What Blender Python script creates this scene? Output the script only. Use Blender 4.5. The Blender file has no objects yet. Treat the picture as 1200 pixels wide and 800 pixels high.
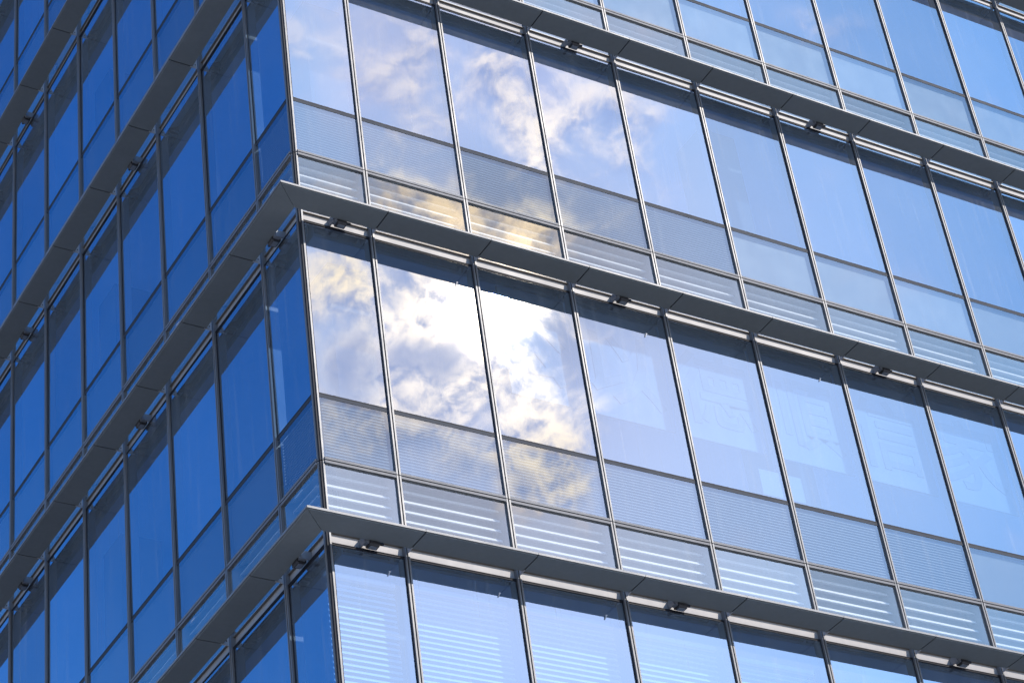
import bpy, bmesh, math, random
from mathutils import Matrix, Vector
random.seed(7)
sc = bpy.context.scene
col = sc.collection
R = math.radians

# ------------------------------------------------------------------ grid of the curtain wall
Z0 = 17.6                       # height of the sill of the middle storey above the pavement
H = 4.758                       # storey height
W = 1.5                         # bay width
C1 = 1.02                       # first mullion from the corner (narrow corner bay)
T2 = -0.934                     # stack joint below the sill
GT = 2.675                      # top of the vision glass above the sill
FIN_Z = 2.752                   # underside of the sunshade
FIN_IN, FIN_OUT = 0.122, 0.468  # sunshade, distance from the glass
CE = 0.0265                      # glass starts this far from the corner
NB = 15                         # bays on each facade
FLOORS = range(-3, 5)
def edge(k): return CE if k == 0 else C1 + (k - 1) * W

# ------------------------------------------------------------------ camera
CAM = Vector((-10.84914, -19.37906, -15.98052 + Z0))
RM = ((0.8572284, -0.5005271, -0.1209631), (-0.2180626, -0.5656624, 0.7952828), (-0.4664849, -0.6553615, -0.5940481))
FPX = 2708.96
cd = bpy.data.cameras.new('camera'); cam = bpy.data.objects.new('camera', cd); col.objects.link(cam)
m = Matrix(RM).transposed().to_4x4(); m.translation = CAM
cam.matrix_world = m
cd.sensor_width = 36; cd.lens = FPX / 1200 * 36; cd.clip_end = 5000
sc.camera = cam
def project(p):
    q = Vector(p) - CAM
    c = [sum(RM[i][j] * q[j] for j in range(3)) for i in range(3)]
    return 600 + FPX * c[0] / -c[2], 400 - FPX * c[1] / -c[2]

# ------------------------------------------------------------------ node helpers
class X:
    """a socket with arithmetic"""
    nt = None
    def __init__(s, o): s.o = o
    @staticmethod
    def mk(op, *a, clamp=False):
        n = X.nt.nodes.new('ShaderNodeMath'); n.operation = op; n.use_clamp = clamp
        for i, v in enumerate(a):
            if isinstance(v, X): X.nt.links.new(v.o, n.inputs[i])
            else: n.inputs[i].default_value = v
        return X(n.outputs[0])
    def __add__(s, b): return X.mk('ADD', s, b)
    __radd__ = __add__
    def __sub__(s, b): return X.mk('SUBTRACT', s, b)
    def __rsub__(s, b): return X.mk('SUBTRACT', b, s)
    def __mul__(s, b): return X.mk('MULTIPLY', s, b)
    __rmul__ = __mul__
    def __truediv__(s, b): return X.mk('DIVIDE', s, b)
    def __neg__(s): return X.mk('MULTIPLY', s, -1.0)
def exp(a): return X.mk('EXPONENT', a)
def vmax(a, b): return X.mk('MAXIMUM', a, b)
def vmin(a, b): return X.mk('MINIMUM', a, b)
def power(a, b): return X.mk('POWER', a, b)
def smooth(a, lo, hi):
    n = X.nt.nodes.new('ShaderNodeMapRange'); n.interpolation_type = 'SMOOTHSTEP'
    X.nt.links.new(a.o, n.inputs[0]); n.inputs[1].default_value = lo; n.inputs[2].default_value = hi
    return X(n.outputs[0])
def new(t, **kw):
    n = X.nt.nodes.new(t)
    for k, v in kw.items(): setattr(n, k, v)
    return n
def link(a, b): X.nt.links.new(a.o if isinstance(a, X) else a, b)
def combine(a, b, c):
    n = new('ShaderNodeCombineXYZ')
    for i, v in enumerate((a, b, c)):
        if isinstance(v, X): link(v, n.inputs[i])
        else: n.inputs[i].default_value = v
    return n.outputs[0]
def noise(vec, scale, detail=2, rough=.5, dist=0., out=0, lac=2.):
    n = new('ShaderNodeTexNoise'); link(vec, n.inputs['Vector'])
    n.inputs['Scale'].default_value = scale; n.inputs['Detail'].default_value = detail
    n.inputs['Roughness'].default_value = rough; n.inputs['Distortion'].default_value = dist
    n.inputs['Lacunarity'].default_value = lac
    return X(n.outputs[out]) if out == 0 else n.outputs[out]
def mixcol(f, a, b, blend='MIX'):
    n = new('ShaderNodeMix', data_type='RGBA', blend_type=blend)
    for i, v in ((0, f), (6, a), (7, b)):
        if isinstance(v, X): link(v, n.inputs[i])
        elif hasattr(v, 'is_output'): link(v, n.inputs[i])
        elif isinstance(v, (int, float)): n.inputs[i].default_value = v
        else: n.inputs[i].default_value = (*v, 1)
    return n.outputs[2]

def material(name):
    mt = bpy.data.materials.new(name); mt.use_nodes = True
    mt.node_tree.nodes.clear(); X.nt = mt.node_tree
    return mt, new('ShaderNodeOutputMaterial')

def metal(name, base, rough=.4, metallic=.0, var=.12, streak=.15, bump=.0, spec=.5):
    mt, out = material(name)
    b = new('ShaderNodeBsdfPrincipled')
    pos = new('ShaderNodeNewGeometry').outputs['Position']
    mp = new('ShaderNodeMapping'); link(pos, mp.inputs[0]); mp.inputs['Scale'].default_value = (14, 14, .7)
    st = noise(mp.outputs[0], 1., 4, .6)
    ng = noise(pos, 2.3, 4, .6)
    rnd = X(new('ShaderNodeObjectInfo').outputs['Random'])
    f = 1 + (ng - .5) * (2 * var) + (st - .5) * (2 * streak) + (rnd - .5) * (var * .8)
    c = mixcol(1.0, base, combine(f, f, f), 'MULTIPLY')
    link(c, b.inputs['Base Color'])
    b.inputs['Roughness'].default_value = rough; b.inputs['Metallic'].default_value = metallic
    b.inputs['Specular IOR Level'].default_value = spec
    link(rough + (ng - .5) * .25, b.inputs['Roughness'])
    if bump:
        bp = new('ShaderNodeBump'); bp.inputs['Strength'].default_value = bump; bp.inputs['Distance'].default_value = .01
        link(noise(pos, 1.1, 3, .5), bp.inputs['Height']); link(bp.outputs[0], b.inputs['Normal'])
    link(b.outputs[0], out.inputs[0])
    return mt

def glass(name, trans, refl, tint, dirt, bump=.25):
    """coated pane: mirror coat over tinted glass, rain streaked dust on top"""
    mt, out = material(name)
    geo = new('ShaderNodeNewGeometry'); pos = geo.outputs['Position']
    rnd = X(new('ShaderNodeObjectInfo').outputs['Random'])
    shift = new('ShaderNodeVectorMath', operation='ADD'); link(pos, shift.inputs[0])
    link(combine(rnd * 37., rnd * 37., rnd * 53.), shift.inputs[1])
    bp = new('ShaderNodeBump'); bp.inputs['Strength'].default_value = bump; bp.inputs['Distance'].default_value = .004
    link(noise(shift.outputs[0], .9, 1.5, .5), bp.inputs['Height'])
    dn = new('ShaderNodeVectorMath', operation='DOT_PRODUCT'); link(geo.outputs['Incoming'], dn.inputs[0]); link(geo.outputs['Normal'], dn.inputs[1])
    fr = power(1 - X.mk('ABSOLUTE', X(dn.outputs['Value'])), 5.) * .96 + .04     # the same from both sides of the pane
    f = fr * (1 - refl) + refl + (rnd - .5) * .13
    gl = new('ShaderNodeBsdfGlossy'); gl.inputs['Roughness'].default_value = 0.0
    gl.inputs['Color'].default_value = (*tint, 1); link(bp.outputs[0], gl.inputs['Normal'])
    tr = new('ShaderNodeBsdfTransparent'); tr.inputs[0].default_value = (*trans, 1)
    mx = new('ShaderNodeMixShader'); link(f, mx.inputs[0]); link(tr.outputs[0], mx.inputs[1]); link(gl.outputs[0], mx.inputs[2])
    # dust and rain streaks
    mp = new('ShaderNodeMapping'); link(shift.outputs[0], mp.inputs[0]); mp.inputs['Scale'].default_value = (9, 9, .35)
    st = smooth(noise(mp.outputs[0], 1., 5, .65), .52, .8)
    mp2 = new('ShaderNodeMapping'); link(shift.outputs[0], mp2.inputs[0]); mp2.inputs['Scale'].default_value = (30, 30, .5)
    st2 = smooth(noise(mp2.outputs[0], 1., 3, .6), .6, .78)
    ov = noise(shift.outputs[0], .8, 3, .6)
    d = (st * .9 + st2 * .9 + ov * .7 + .15) * dirt
    df = new('ShaderNodeBsdfDiffuse'); df.inputs[0].default_value = (.62, .62, .6, 1)
    m2 = new('ShaderNodeMixShader'); link(d, m2.inputs[0]); link(mx.outputs[0], m2.inputs[1]); link(df.outputs[0], m2.inputs[2])
    link(m2.outputs[0], out.inputs[0])
    return mt

def plain_clear(name):
    mt, out = material(name)
    t = new('ShaderNodeBsdfTransparent'); t.inputs[0].default_value = (.97, .985, .98, 1)
    link(t.outputs[0], out.inputs[0]); return mt

TINT = (.64, .835, 1.0)
M = {
 'steel':   metal('brushed mullion metal', (.165, .16, .157), .45, .10, .1, .2, spec=.35),
 'dark':    metal('dark gasket', (.020, .020, .024), .6, 0, .2, .1, spec=.15),
 'transom': metal('dark transom paint', (.050, .053, .060), .65, 0, .1, .1, spec=.1),
 'joint':   metal('joint rail metal', (.17, .165, .165), .55, .0, .1, .15, spec=.2),
 'fin':     metal('sunshade paint', (.195, .207, .20), .55, 0, .10, .10, spec=.2),
 'lip':     metal('sunshade lip metal', (.20, .195, .19), .5, .1, .08, .1, spec=.3),
 'trim':    metal('head trim metal', (.32, .287, .258), .5, .0, .08, .12, bump=.15, spec=.3),
 'soffit':  metal('frame soffit metal', (.17, .145, .12), .5, .2, .12, .1),
 'plate':   metal('bracket plate metal', (.42, .42, .42), .5, 0, .08, .1, spec=.3),
 'louver':  metal('white louver paint', (.60, .60, .595), .5, 0, .05, .05),
 'reveal':  metal('grey reveal paint', (.20, .205, .215), .55, 0, .08, .08),
 'backing': metal('ribbed backing sheet', (.25, .262, .27), .5, 0, .06, .08),
 'panel':   metal('plain backing sheet', (.105, .11, .118), .55, 0, .12, .10),
 'blind':   metal('blind slats', (.66, .66, .66), .5, 0, .03, .03),
 'board':   metal('sign board white', (.18, .185, .195), .55, 0, .05, .03),
 'letter':  metal('sign letter grey', (.055, .058, .068), .5, 0, .04, .03),
 'paper':   metal('paper', (.30, .30, .30), .7, 0, .03, .0),
 'slab':    metal('interior concrete', (.40, .55, .70), .8, 0, .1, .05),
 'inner':   metal('interior wall', (.22, .26, .30), .8, 0, .1, .05),
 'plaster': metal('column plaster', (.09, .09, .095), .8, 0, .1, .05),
 'lampbody':metal('floodlight body', (.045, .042, .042), .45, .3, .2, .1),
 'lampcap': metal('floodlight cap', (.22, .225, .235), .4, .3, .1, .1),
 'glass':   glass('vision glass', (.50, .70, .96), .36, TINT, .105),
 'spandrel':glass('spandrel glass', (.68, .76, .83), .23, TINT, .07),
 'clear':   glass('louver glass', (.95, .965, .975), .20, (.80, .95, 1.), .09),
 'back':    plain_clear('inner pane face'),
}

# ------------------------------------------------------------------ mesh builder in facade space: s along, d inward, z up
class MB:
    def __init__(s, face): s.face = face; s.v = []; s.f = []; s.mi = []; s.mats = []
    def mat(s, k):
        if k not in s.mats: s.mats.append(k)
        return s.mats.index(k)
    def P(s, a, d, z): return (a, d, z) if s.face == 'R' else (d, a, z)
    def poly(s, pts, k):
        b = len(s.v); s.v += [s.P(*p) for p in pts]; s.f.append(tuple(range(b, b + len(pts)))); s.mi.append(s.mat(k))
    def hexa(s, p, k, front=None):
        """8 points: 0-3 ring at low, 4-7 ring at high; front = material of face 0,1,5,4"""
        b = len(s.v); s.v += [s.P(*q) for q in p]; i = s.mat(k)
        for n, q in enumerate(((0, 1, 5, 4), (1, 2, 6, 5), (2, 3, 7, 6), (3, 0, 4, 7), (0, 3, 2, 1), (4, 5, 6, 7))):
            s.f.append(tuple(b + w for w in q)); s.mi.append(s.mat(front) if n == 0 and front else i)
    def box(s, a0, a1, d0, d1, z0, z1, k, front=None):
        s.hexa([(a0, d0, z0), (a1, d0, z0), (a1, d1, z0), (a0, d1, z0), (a0, d0, z1), (a1, d0, z1), (a1, d1, z1), (a0, d1, z1)], k, front)
    def prism(s, prof, a0, a1, k):
        """profile of (d,z) swept along s"""
        n = len(prof); b = len(s.v)
        for a in (a0, a1): s.v += [s.P(a, d, z) for d, z in prof]
        i = s.mat(k)
        for q in range(n):
            r = (q + 1) % n; s.f.append((b + q, b + r, b + n + r, b + n + q)); s.mi.append(i)
        s.f.append(tuple(b + q for q in range(n))); s.f.append(tuple(b + n + q for q in reversed(range(n)))); s.mi += [i, i]
    def mesh(s, name):
        me = bpy.data.meshes.new(name); me.from_pydata(s.v, [], s.f)
        for k in s.mats: me.materials.append(M[k])
        me.polygons.foreach_set('material_index', s.mi)
        bm = bmesh.new(); bm.from_mesh(me); bmesh.ops.recalc_face_normals(bm, faces=bm.faces); bm.to_mesh(me); bm.free()
        return me

def link_obj(name, me, parent=None, loc=(0, 0, 0), rot=None):
    o = bpy.data.objects.new(name, me); col.objects.link(o)
    o.location = loc
    if rot: o.rotation_euler = rot
    if parent: o.parent = parent
    return o
def tag(o, label, cat, group=None):
    o['label'] = label; o['category'] = cat
    if group: o['group'] = group
    return o

# ------------------------------------------------------------------ component shapes, z measured from the sill of the storey, s from the bay centre
G = .0305     # glass edge from mullion axis
def halfw(k): return (edge(k + 1) - edge(k)) / 2
def shape_gasket(mb, w, z=0):
    a = w - G
    for z0, z1 in ((.024, .040), (GT, GT + .020)): mb.box(-a, a, -.006, .016, z + z0, z + z1, 'dark')
    for q in (-1, 1):
        x0, x1 = sorted((q * a, q * (a - .010))); mb.box(x0, x1, -.005, .016, z + .040, z + GT, 'dark')
def pane(mb, w, z0, z1, k, inset=.010):
    a = w - G - inset; mb.box(-a, a, 0, .012, z0, z1, 'back', k)
def shape_transom(mb, w, z=0): mb.box(-(w - .0265), w - .0265, -.004, .06, z - .024, z + .0235, 'transom')
def shape_joint(mb, w, z=0):
    a = w - .0265; zz = z + T2
    mb.box(-a, a, -.028, .05, zz + .008, zz + .040, 'joint'); mb.box(-a, a, -.028, .05, zz - .040, zz - .008, 'joint')
    mb.box(-a, a, -.012, .045, zz - .0078, zz + .0078, 'dark')
LZ0, LZ1 = GT + .180 - H, T2 - .0425     # louver field (belongs to the storey whose sill is above)
def shape_louver_frame(mb, w, z=0, corner=False):
    a = w - .030
    mb.box(-a, a, -.003, .06, z + LZ0 - .011, z + LZ0 - .002, 'soffit')
    for q in ((1,) if corner else (-1, 1)):
        x0, x1 = sorted((q * (w - G), q * (w - .052))); mb.box(x0, x1, .014, .34, z + LZ0, z + LZ1 + .30, 'reveal')
    mb.box(-w + .36 if corner else -(w - .053), w - .053, .32, .34, z + LZ0, z + LZ1 + .30, 'reveal')
def shape_louver_blades(mb, w, z=0, start=.06):
    # white rain louvre: a slanted front lip that catches the sun, its underside in shade
    n = 8; h = (LZ1 + .20 - LZ0) / n
    for i in range(n):
        zb = z + LZ0 + .004 + i * h
        pr = [(.118, zb), (.122, zb + .012), (.140, zb + .044), (.146, zb + .044), (.130, zb + .010), (.300, zb + .106), (.300, zb + .100), (.124, zb)]
        mb.prism(pr, -w + start, w - .06, 'louver')
    mb.box(-w + max(start, .36 if start != .06 else 0), w - .06, .304, .312, z + LZ0, z + LZ1 + .28, 'reveal')
def shape_backing(mb, w, ribs, z=0):
    a = w - .075; z0, z1 = z + T2 + .06, z - .045
    if not ribs:
        mb.box(-a, a, .055, .075, z0, z1, 'panel'); return
    n = 19; h = (z1 - z0) / n; prof = []
    for i in range(n):
        prof += [(.030, z0 + i * h), (.036, z0 + (i + .40) * h), (.072, z0 + (i + .60) * h), (.072, z0 + (i + .98) * h)]
    prof += [(.085, z1), (.085, z0)]
    mb.prism(prof, -a, a, 'backing')
def shape_head(mb, w, z=0):
    a = w - .0265
    mb.box(-a, a, .030, .06, z + GT + .020, z + GT + .168, 'trim')
    mb.box(-a, a, -.012, .05, z + GT + .0205, z + GT + .028, 'dark')
def shape_mullion(mb, z=0):
    for lo, hi in ((T2 + .006, GT + .215 - .05), (GT + .215 - .05, H + T2 - .006)):
        for q in (-1, 1):
            x0, x1 = sorted((q * .009, q * .030)); mb.box(x0, x1, -.032, .03, z + lo, z + hi, 'steel')
        mb.box(-.0085, .0085, .002, .03, z + lo, z + hi, 'dark')
    mb.box(-.034, .034, .0302, .14, z + T2 + .004, z + H + T2 - .004, 'reveal')
def shape_corner(mb, z=0):
    # two cover strips and the dark notch of the building corner, world axes (face R: s=x, d=y)
    lo, hi = T2 + .006, H + T2 - .006
    for (a0, a1, b0, b1) in ((.034, .056, -.010, .045), (-.010, .045, .034, .056)):
        mb.box(a0, a1, b0, b1, z + lo, z + hi, 'steel')
    mb.box(.006, .0335, .006, .0335, z + lo, z + hi, 'dark')
def shape_fin(mb, s0, s1, mitre, z=0, dn=0.0):
    zb, zt = z + FIN_Z, z + FIN_Z + .034
    i0, o0 = (-FIN_IN + .004, -FIN_OUT + .004) if mitre else (s0 + .009, s0 + .009)
    e = s1 - .009
    mb.hexa([(o0, -FIN_OUT, zb), (e, -FIN_OUT, zb), (e, -FIN_IN, zb), (i0, -FIN_IN, zb),
             (o0, -FIN_OUT, zt), (e, -FIN_OUT, zt), (e, -FIN_IN, zt), (i0, -FIN_IN, zt)], 'fin')
    o1 = -FIN_OUT - .018 + .004 if mitre else s0 + .003
    mb.hexa([(o1, -FIN_OUT - .018, zb + .012), (s1 - .003, -FIN_OUT - .018, zb + .012), (s1 - .003, -FIN_OUT - .0005, zb + .012), (o0 - .001, -FIN_OUT - .0005, zb + .012),
             (o1, -FIN_OUT - .018, zt + .006), (s1 - .003, -FIN_OUT - .018, zt + .006), (s1 - .003, -FIN_OUT - .0005, zt + .006), (o0 - .001, -FIN_OUT - .0005, zt + .006)], 'lip')
    # dark joint strip over the gap
    mb.box(s1 - .0085, s1 + .0085, -FIN_OUT, -FIN_IN, zb + .010, zt - .002, 'dark')
def shape_bracket(mb, z=0):
    # upright gusset plate from the mullion to the sunshade, with a bolt
    t = .007
    for x0, x1, zz in ((-t, t, 0),):
        p = [(-.050, FIN_Z - .016), (-FIN_IN - .03, FIN_Z - .010), (-FIN_IN - .03, FIN_Z - .001), (-FIN_IN + .001, FIN_Z - .001), (-FIN_IN + .001, FIN_Z + .040), (-.050, FIN_Z + .20)]
        mb.prism([(d, z + q) for d, q in p], x0, x1, 'plate')
    mb.box(-t - .005, t + .005, -.086, -.072, z + FIN_Z + .035, z + FIN_Z + .049, 'dark')

# ------------------------------------------------------------------ the building
bld = bpy.data.objects.new('office_building', None); col.objects.link(bld)
tag(bld, 'glass corner office tower with grey sunshade fins between its blue mirrored storeys', 'building')
cache = {}
def cached(key, fn):
    if key not in cache: cache[key] = fn()
    return cache[key]
def built(face, name, fn, *a):
    mb = MB(face); fn(mb, *a); return mb.mesh(name)

def at(face, s, z, d=0): return (s, d, z) if face == 'R' else (d, s, z)
def seen(face, k, i, margin=45):
    z = Z0 + i * H; us = []; vs = []
    for s in (edge(k), edge(k + 1)):
        for zz in (z + LZ0, z + GT + .22):
            u, v = project(at(face, s, zz)); us.append(u); vs.append(v)
    return max(us) > -margin and min(us) < 1200 + margin and max(vs) > -margin and min(vs) < 800 + margin
RIBS = {('R', 0): 6, ('R', 1): 4, ('R', 2): 1, ('R', 3): 0}
def ribs(face, k, i): return (k <= RIBS.get((face, i), -1)) if face == 'R' else (k == 0)
rest = {}
# pale solid ticks in place of reflected window latches, along the shaded strip's edge
GLINT_TICKS = {('R', -1, 0): (.755, 2.43), ('R', -1, 1): (2.207, 2.43), ('R', -1, 2): (3.685, 2.41), ('R', 0, 1): (2.204, 2.30), ('R', 0, 3): (5.126, 2.28), ('R', 0, 5): (8.069, 2.31)}
def shape_glint_tick(mb):
    mb.hexa([(-.012, -.012, -.025), (0, -.012, -.025), (0, -.001, -.025), (-.012, -.001, -.025),
             (.006, -.020, .020), (.018, -.020, .020), (.018, -.004, .020), (.006, -.004, .020)], 'plate')
    mb.box(.002, .026, -.022, -.006, .0205, .029, 'louver')
def merge(face, name, fn, s, z, *a):
    mb = rest.setdefault((face, name), MB(face)); n = len(mb.v)
    fn(mb, *a)
    for q in range(n, len(mb.v)):
        v = mb.v[q]; mb.v[q] = (v[0] + s, v[1], v[2] + z) if face == 'R' else (v[0], v[1] + s, v[2] + z)
cells = []
for face in 'RL':
    for i in FLOORS:
        for k in range(NB):
            w = halfw(k); s = (edge(k) + edge(k + 1)) / 2; z = Z0 + i * H; ck = 0 if k == 0 else 1
            rb = ribs(face, k, i)
            if k == 0: e0, e1 = edge(0) - s, edge(1) - s
            if seen(face, k, i):
                cells.append((face, k, i))
                loc = at(face, s, z)
                g = link_obj('window', cached((face, 'g', ck), lambda: built(face, 'window', shape_gasket, w)), bld, loc)
                rt = (0, 0, 0)
                if not (face == 'R' and i == 0 and k in (1, 2, 3)):
                    rt = tuple(R(random.gauss(0, .085)) for _ in range(2)); rt = (rt[0], 0, rt[1]) if face == 'R' else (0, rt[0], rt[1])
                link_obj('pane', cached((face, 'p', ck), lambda: built(face, 'pane', pane, w, .040, GT, 'glass')), g, (0, 0, 0), rt)
                if (face, i, k) in GLINT_TICKS:
                    sl, zl = GLINT_TICKS[face, i, k]
                    link_obj('glint_tick', cached('glint_tick', lambda: built('R', 'glint_tick', shape_glint_tick)), g, (sl - s, 0, zl))
                sp = link_obj('spandrel_panel', cached((face, 's', ck), lambda: built(face, 'spandrel_panel', pane, w, T2 + .042, -.026, 'spandrel', .002)), bld, loc)
                link_obj('backing_sheet', cached((face, 'b', ck, rb), lambda: built(face, 'backing_sheet', shape_backing, w, rb)), sp)
                lp = link_obj('louver_panel', cached((face, 'l', ck), lambda: built(face, 'louver_panel', pane, w, LZ0, LZ1, 'clear', .002)), bld, loc)
                link_obj('louver_frame', cached((face, 'lf', ck), lambda: built(face, 'louver_frame', shape_louver_frame, w, 0, k == 0)), lp)
                link_obj('louver_blades', cached((face, 'lb', ck), lambda: built(face, 'louver_blades', shape_louver_blades, w, 0, .06 if k else (.061 if face == 'R' else .33))), lp)
                link_obj('transom', cached((face, 't', ck), lambda: built(face, 'transom', shape_transom, w)), bld, loc)
                link_obj('stack_joint', cached((face, 'j', ck), lambda: built(face, 'stack_joint', shape_joint, w)), bld, loc)
                link_obj('head_trim', cached((face, 'h', ck), lambda: built(face, 'head_trim', shape_head, w)), bld, loc)
                link_obj('mullion', cached((face, 'm'), lambda: built(face, 'mullion', shape_mullion)), bld, at(face, edge(k + 1), z))
                f = link_obj('sunshade_fin', cached((face, 'f', ck), lambda: built(face, 'sunshade_fin', shape_fin, -w, w, False) if ck else
                             built(face, 'sunshade_fin', shape_fin, 0, C1, True)), bld, loc if ck else at(face, 0, z))
                link_obj('bracket', cached((face, 'br'), lambda: built(face, 'bracket', shape_bracket)), f, at(face, w if ck else C1, 0))
            else:
                merge(face, 'window', shape_gasket, s, z, w); merge(face, 'window', pane, s, z, w, .040, GT, 'glass')
                merge(face, 'spandrel_panel', pane, s, z, w, T2 + .042, -.026, 'spandrel', .002); merge(face, 'spandrel_panel', shape_backing, s, z, w, False)
                merge(face, 'louver_panel', pane, s, z, w, LZ0, LZ1, 'clear', .002); merge(face, 'louver_panel', shape_louver_frame, s, z, w, 0, k == 0)
                merge(face, 'louver_panel', shape_louver_blades, s, z, w, 0, .06 if k else (.061 if face == 'R' else .33))
                merge(face, 'transom', shape_transom, s, z, w); merge(face, 'stack_joint', shape_joint, s, z, w); merge(face, 'head_trim', shape_head, s, z, w)
                merge(face, 'mullion', shape_mullion, edge(k + 1), z)
                if ck: merge(face, 'sunshade_fin', shape_fin, s, z, -w, w, False)
                else: merge(face, 'sunshade_fin', shape_fin, 0, z, 0, C1, True)
                merge(face, 'sunshade_fin', shape_bracket, edge(k + 1), z)
for (face, name), mb in rest.items():
    o = link_obj(name, mb.mesh(name), bld); o['kind'] = 'stuff'
cm = built('R', 'corner_mullion', shape_corner)
for i in FLOORS: link_obj('corner_mullion', cm, bld, (0, 0, Z0 + i * H))
# inside: slabs, ceilings, core, columns, the two hidden sides, plinth
L = edge(NB)
def solid(name, boxes, k, mats=None):
    mb = MB('R')
    for b in boxes: mb.box(*b, k)
    return link_obj(name, mb.mesh(name), bld)
for i in list(FLOORS) + [5]:
    z = Z0 + i * H
    solid('floor_slab', [(.42, L - .3, .42, L - .3, z - H + GT + .20, z + T2 - .02)], 'slab')
zt = Z0 + 4 * H + GT + .3; zb = Z0 - 3 * H + T2 - .9
solid('core_wall', [(7.5, L - 2, 7.5, L - 2, .2, zt)], 'inner')
solid('rear_wall', [(.1, L, L, L + .3, .1, zt), (L, L + .3, .1, L + .3, .1, zt)], 'inner')
solid('plinth', [(.02, L, .02, L, .05, zb)], 'reveal')
solid('roof', [(.02, L, .02, L, zt + .02, zt + .5)], 'fin')
for c in ((1.15, 1.15), (1.15, 8.0), (8.0, 1.15)):
    solid('column', [(c[0] - .33, c[0] + .33, c[1] - .33, c[1] + .33, .2, zt)], 'plaster')

# ------------------------------------------------------------------ floodlights under the sunshades
def flood(face):
    def mount(mb):
        mb.box(-.115, -.095, -.125, .044, GT + .035, GT + .16, 'lampcap')        # upright plate on the head trim
        mb.box(-.095, .020, -.060, -.038, GT + .085, GT + .125, 'lampbody')       # arm
    def body(mb):
        p = [(-.165, GT + .020), (-.165, GT + .056), (-.135, GT + .088), (-.050, GT + .088), (-.022, GT + .062), (-.022, GT + .020), (-.05, GT - .004), (-.14, GT - .004)]
        mb.prism(p, -.050, .095, 'lampbody')
        for q in range(6): mb.box(-.044 + q * .024, -.035 + q * .024, -.130, -.055, GT + .0885, GT + .106, 'lampbody')
        mb.box(.030, .185, -.120, -.085, GT + .060, GT + .104, 'lampbody')          # ballast arm to the side
    def lens(mb): mb.box(-.034, .079, -.133, -.056, GT - .010, GT - .0045, 'lampcap')
    def cap(mb): mb.box(-.094, -.052, -.145, -.05, GT + .030, GT + .100, 'lampcap')
    def small(me):
        c = Vector(at(face, 0, GT + .10, 0))
        for v in me.vertices:
            v.co = c + (v.co - c) * .85
        return me
    return [(n, small(built(face, n, f))) for n, f in (('mount_plate', mount), ('lamp_body', body), ('lens', lens), ('end_cap', cap))]
FL = {f: flood(f) for f in 'RL'}
names = {-1: 'lowest', 0: 'middle', 1: 'upper', 2: 'topmost'}
where = {0: 'in corner bay', 3: 'fourth bay from corner', 6: 'seventh bay from corner', 9: 'tenth bay from corner', 12: 'thirteenth bay from corner'}
def flood_seen(face, k, i):
    s = (edge(k) + edge(k + 1)) / 2; u, v = project(at(face, s, Z0 + i * H + GT + .06, -.09)); return -6 < u < 1206 and -6 < v < 806
for face in 'RL':
    for i in (-1, 0, 1, 2):
        for k in (0, 3, 6, 9, 12):
            if not flood_seen(face, k, i): continue
            s = (edge(k) + edge(k + 1)) / 2
            e = bpy.data.objects.new('floodlight', None); col.objects.link(e); e.location = at(face, s, Z0 + i * H)
            tag(e, 'small dark floodlight, %s fin, %s facade, %s' % (names[i], 'bright right' if face == 'R' else 'shaded left', where[k]),
                'floodlight', 'floodlights under the sunshade fins')
            for n, me in FL[face]: link_obj(n, me, e)

# ------------------------------------------------------------------ things behind the glass
ordn = ['corner bay', 'second bay from the corner', 'third bay from the corner', 'fourth bay from the corner', 'fifth bay from the corner', 'sixth bay from the corner',
        'seventh bay from the corner', 'eighth bay from the corner', 'ninth bay from the corner', 'tenth bay from the corner']
for k, top in ((0, 2.42), (1, 2.45), (2, 2.45), (3, 2.40), (4, 2.32), (5, 2.05)):
    w = halfw(k) - .05; s = (edge(k) + edge(k + 1)) / 2
    e = bpy.data.objects.new('venetian_blind', None); col.objects.link(e); e.location = (s, .26, Z0 - H)
    tag(e, 'white venetian blind behind the lowest bright window row, %s' % ordn[k], 'blind', 'venetian blinds in the lowest storey')
    mb = MB('R'); mb.box(-w, w, -.03, .03, top, top + .06, 'blind'); mb.box(-w + .02, w - .02, -.02, .02, top - .10, top - .085, 'blind')
    link_obj('head_rail', mb.mesh('head_rail'), e)
    mb = MB('R'); zz = top - .14
    while zz > -.6:
        mb.prism([(-.010, zz - .017), (-.0075, zz - .0175), (-.0055, zz), (.004, zz + .0165), (.0015, zz + .0175), (-.008, zz)], -w + .01, w - .01, 'blind'); zz -= .074
    link_obj('slats', mb.mesh('slats'), e)
chars = ['公', '以', '德', '順', '信', '家']
for n, k in enumerate((2, 3, 4, 5, 6, 7)):
    w = halfw(k); s = (edge(k) + edge(k + 1)) / 2
    mb = MB('R'); mb.box(-w + (.45 if k == 2 else .06), w - .02, .20, .23, .92, 2.66, 'board')
    b = link_obj('sign_board', mb.mesh('sign_board'), None, (s, 0, Z0))
    tag(b, 'pale sign board with one grey character, middle storey, %s' % ordn[k], 'sign', 'sign boards in the middle storey')
    cu = bpy.data.curves.new('character', 'FONT'); cu.body = chars[n]; cu.size = 1.30; cu.extrude = .003; cu.offset = .018; cu.align_x = 'CENTER'; cu.resolution_u = 3
    to = bpy.data.objects.new('tmp', cu); col.objects.link(to)
    dg = bpy.context.evaluated_depsgraph_get(); me = bpy.data.meshes.new_from_object(to.evaluated_get(dg)); bpy.data.objects.remove(to)
    me.materials.clear(); me.materials.append(M['letter']); me.name = 'character'
    me.transform(Matrix.Translation((0.02, .1955, 1.30)) @ Matrix.Rotation(R(90), 4, 'X'))
    link_obj('character', me, b)
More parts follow.
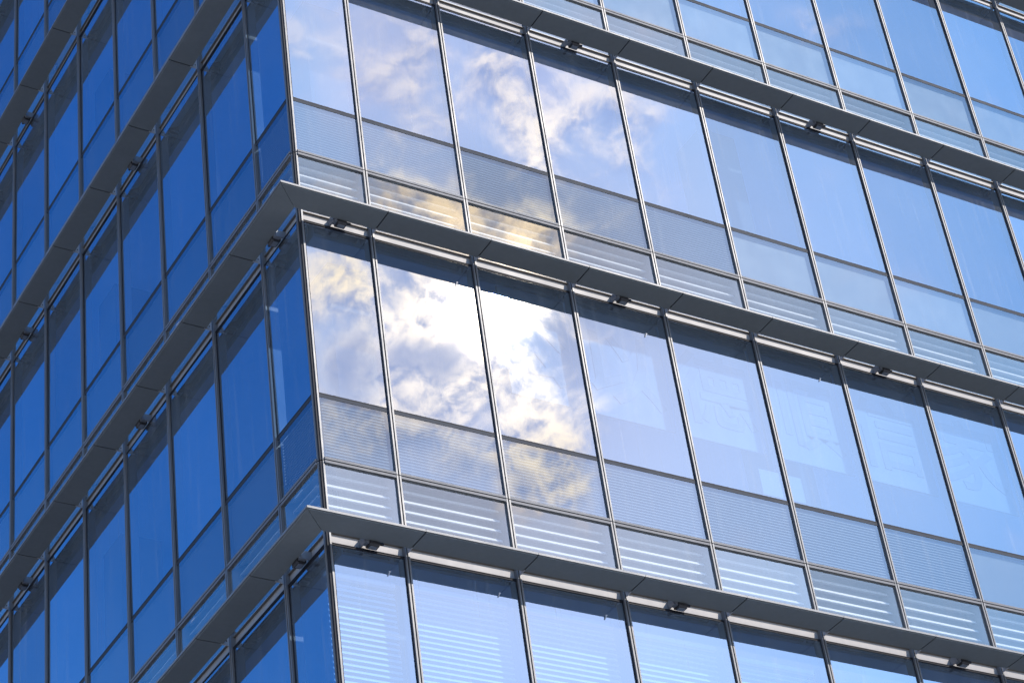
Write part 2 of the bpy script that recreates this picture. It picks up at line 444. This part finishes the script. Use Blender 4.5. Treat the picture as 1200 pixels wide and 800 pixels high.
for k, s0, lab in ((4, .52, 'white paper sheet low behind the fifth window from the corner'), (5, -.62, 'white paper sheet low behind the sixth window from the corner')):
    s = (edge(k) + edge(k + 1)) / 2
    mb = MB('R'); mb.box(-.17, .17, .03, .034, .10, .50, 'paper')
    tag(link_obj('paper_sheet', mb.mesh('paper_sheet'), None, (s + s0, 0, Z0)), lab, 'paper', 'paper sheets behind the middle windows')

# ------------------------------------------------------------------ ground
mt, out = material('pavement'); b = new('ShaderNodeBsdfPrincipled')
pos = new('ShaderNodeNewGeometry').outputs['Position']
br = new('ShaderNodeTexBrick'); link(pos, br.inputs['Vector']); br.inputs['Scale'].default_value = .8
br.inputs['Color1'].default_value = (.36, .355, .35, 1); br.inputs['Color2'].default_value = (.42, .415, .40, 1); br.inputs['Mortar'].default_value = (.12, .12, .12, 1)
br.inputs['Mortar Size'].default_value = .01
link(mixcol(noise(pos, .3, 6, .6) * .35, br.outputs[0], (.27, .265, .26)), b.inputs['Base Color']); b.inputs['Roughness'].default_value = .85
link(b.outputs[0], out.inputs[0]); M['pave'] = mt
mb = MB('R'); mb.poly([(-900, -900, 0), (900, -900, 0), (900, 900, 0), (-900, 900, 0)], 'pave')
g = link_obj('ground', mb.mesh('ground')); g['kind'] = 'structure'

# ------------------------------------------------------------------ sun
SUN = Vector((.45657, -.64687, .61082)).normalized()
ld = bpy.data.lights.new('sun', 'SUN'); ld.energy = 3.2; ld.angle = R(.53); ld.color = (1, .94, .87)
so = bpy.data.objects.new('sun', ld); col.objects.link(so); so.rotation_euler = SUN.to_track_quat('Z', 'Y').to_euler(); so.location = (20, -30, 60)

# ------------------------------------------------------------------ sky with clouds
wd = bpy.data.worlds.new('World'); sc.world = wd; wd.use_nodes = True
X.nt = wd.node_tree; X.nt.nodes.clear()
out = new('ShaderNodeOutputWorld'); bg = new('ShaderNodeBackground'); link(bg.outputs[0], out.inputs[0])
sky = new('ShaderNodeTexSky', sky_type='NISHITA'); sky.sun_disc = False
sky.sun_elevation = math.asin(SUN.z); sky.sun_rotation = math.atan2(SUN.x, SUN.y)
sky.air_density = 1.0; sky.dust_density = .6; sky.ozone_density = 2.5
dirv = new('ShaderNodeTexCoord').outputs['Generated']
# a flat chart of the sky round the sun: a to the left along the horizon side, b towards the horizon (unit = 0.037 rad)
def dot(v):
    n = new('ShaderNodeVectorMath', operation='DOT_PRODUCT'); link(dirv, n.inputs[0]); n.inputs[1].default_value = v; return X(n.outputs['Value'])
AX = [Vector((RM[i][0], -RM[i][1], RM[i][2])) for i in range(3)]
fz = vmax(-dot(AX[2]), .05)
K = FPX / 100
a = dot(AX[0]) / fz * K; b_ = -dot(AX[1]) / fz * K          # 0,0 = middle of the chart
front = smooth(-dot(AX[2]), .55, .85)
P = combine(a, b_, 0.)
w1 = noise(P, .55, 3, .55, out=1)
wv = new('ShaderNodeVectorMath', operation='MULTIPLY_ADD'); link(w1, wv.inputs[0]); wv.inputs[1].default_value = (.9, .9, .9); wv.inputs[2].default_value = (-.45, -.45, -.45)
pw = new('ShaderNodeVectorMath', operation='ADD'); link(P, pw.inputs[0]); link(wv.outputs[0], pw.inputs[1])
n1 = noise(pw.outputs[0], .92, 10, .57)
pw2 = new('ShaderNodeVectorMath', operation='ADD'); link(pw.outputs[0], pw2.inputs[0]); pw2.inputs[1].default_value = (.02, -.13, 0)
n2 = noise(pw2.outputs[0], .92, 10, .57)
def blob(u, v, ru, rv, amp, ang=0):
    u, v, ru, rv = (u - 600) / 100, (v - 400) / 100, ru / 100, rv / 100
    c, s_ = math.cos(R(ang)), math.sin(R(ang))
    x = a - u; y = b_ - v
    p = (x * c + y * s_) * (1 / ru); q = (y * c - x * s_) * (1 / rv)
    return exp(-(p * p + q * q)) * amp
BL = [(450, 50, 150, 90, .30, 10), (540, 115, 95, 80, .32, 0), (605, 130, 34, 110, .38, -25), (695, 145, 75, 105, .42, -20),
      (480, 236, 100, 34, .44, 12), (610, 262, 80, 38, .46, 15), (410, 312, 115, 66, .60, 22), (555, 385, 72, 100, .60, 0), (640, 490, 60, 85, .56, -20),
      (520, 520, 130, 60, .34, 15), (650, 575, 70, 40, .40, 15), (425, 425, 100, 85, .36, 0), (950, 30, 110, 40, .14, 18), (735, 400, 80, 70, .12, 0), (500, 420, 60, 50, .30, 0)]
gsum = None
for t in BL: gsum = blob(*t) if gsum is None else gsum + blob(*t)
soft = noise(pw.outputs[0], .7, 4, .5)
dens = smooth((n1 - .5) * 1.7 + (soft - .5) * .6 + gsum - .12, -.06, .62) * smooth(gsum, .04, .22) * front
tsum = blob(408, 415, 60, 60, .75) + blob(520, 412, 52, 38, .62, 10) + blob(610, 440, 25, 40, .3) + blob(560, 545, 90, 30, .5, 15) + blob(690, 190, 60, 30, .2)
thick = smooth((n1 - .5) * 2.0 + tsum - .25, 0., .55)
dens = vmax(dens, smooth(tsum + (soft - .5) * .8, .12, .75) * front)
veil = smooth(blob(510, 70, 230, 130, .8, 12) + (soft - .5) * 1.5 + (n1 - .5) * .5,   .08, .95) * .72 * front
rim = smooth((n1 - n2) * 5., -.55, .40)
su, sv = (583 - 600) / 100, (352 - 400) / 100
r2 = (a - su) * (a - su) + (b_ - sv) * (b_ - sv)
core = exp(r2 * -5.0); rr = power(r2, .5) - .78; ring = exp(rr * rr * -7.); halo = exp(r2 * -.55); wide = exp(r2 * -.09)
# clear air, graded per channel: deeper blue away from the sun
sp = new('ShaderNodeSeparateColor'); link(sky.outputs[0], sp.inputs[0])
SKY_K = .105
def chan(i, ref, gain, p): return power(X(sp.outputs[i]) * (SKY_K / ref), p) * gain
hz = core * 1.6; dim = 1 - halo * .22 - wide * .36
cir = smooth(noise(dirv, 2.6, 3, .5), .40, .72) * .16 * (1 - front)
base = combine(chan(0, .85, .95, 1.90) * dim + hz, chan(1, .85, 1.09, 1.22) * dim + hz * .93, chan(2, .93, 1.50, .96) * dim + hz * .85)
# clouds: pale pinkish far from the sun, golden nearer, white hot in front of it
far = mixcol(wide, (1.95, 1.43, 1.34), (2.5, 1.72, 1.20))
gold = vmin(blob(400, 305, 75, 45, .9, 15) + blob(490, 238, 110, 40, 1.) + blob(650, 545, 80, 50, .8) + blob(600, 262, 60, 30, .5) + ring * .75, 1.)
far = mixcol(gold, far, (2.48, 1.64, 1.02))
lit = 1 + core * 10. + halo * 1.0
cl_lit = mixcol(1., far, combine(lit, lit, lit), 'MULTIPLY')
cl_sh = mixcol(halo * .7, (.60, .62, .94), (.82, .79, 1.04))
v1 = vmax(rim * (1 - thick * .85) + core * 1.1, 0.)
cl = mixcol(vmin(v1, 1.), cl_sh, cl_lit)
final = mixcol(dens, mixcol(veil, mixcol(cir, base, (.30, .56, 1.05)), (1.50, 1.14, 1.26)), cl)
# pale haze low over the horizon all round
dz = new('ShaderNodeSeparateXYZ'); link(dirv, dz.inputs[0])
low = 1 - smooth(X(dz.outputs[2]), .02, .42)
final = mixcol(low * .85, final, (.95, 1.02, 1.15))
link(final, bg.inputs[0]); bg.inputs[1].default_value = 1.0

# ------------------------------------------------------------------ render settings
sc.view_settings.view_transform = 'Standard'; sc.view_settings.look = 'None'; sc.view_settings.gamma = 1; sc.view_settings.use_curve_mapping = False
sc.view_settings.exposure = .6
sc.cycles.max_bounces = 8; sc.cycles.diffuse_bounces = 3; sc.cycles.glossy_bounces = 4; sc.cycles.transparent_max_bounces = 24
sc.cycles.caustics_reflective = False; sc.cycles.caustics_refractive = False
sc.cycles.sample_clamp_indirect = 4
sc.cycles.use_denoising = True
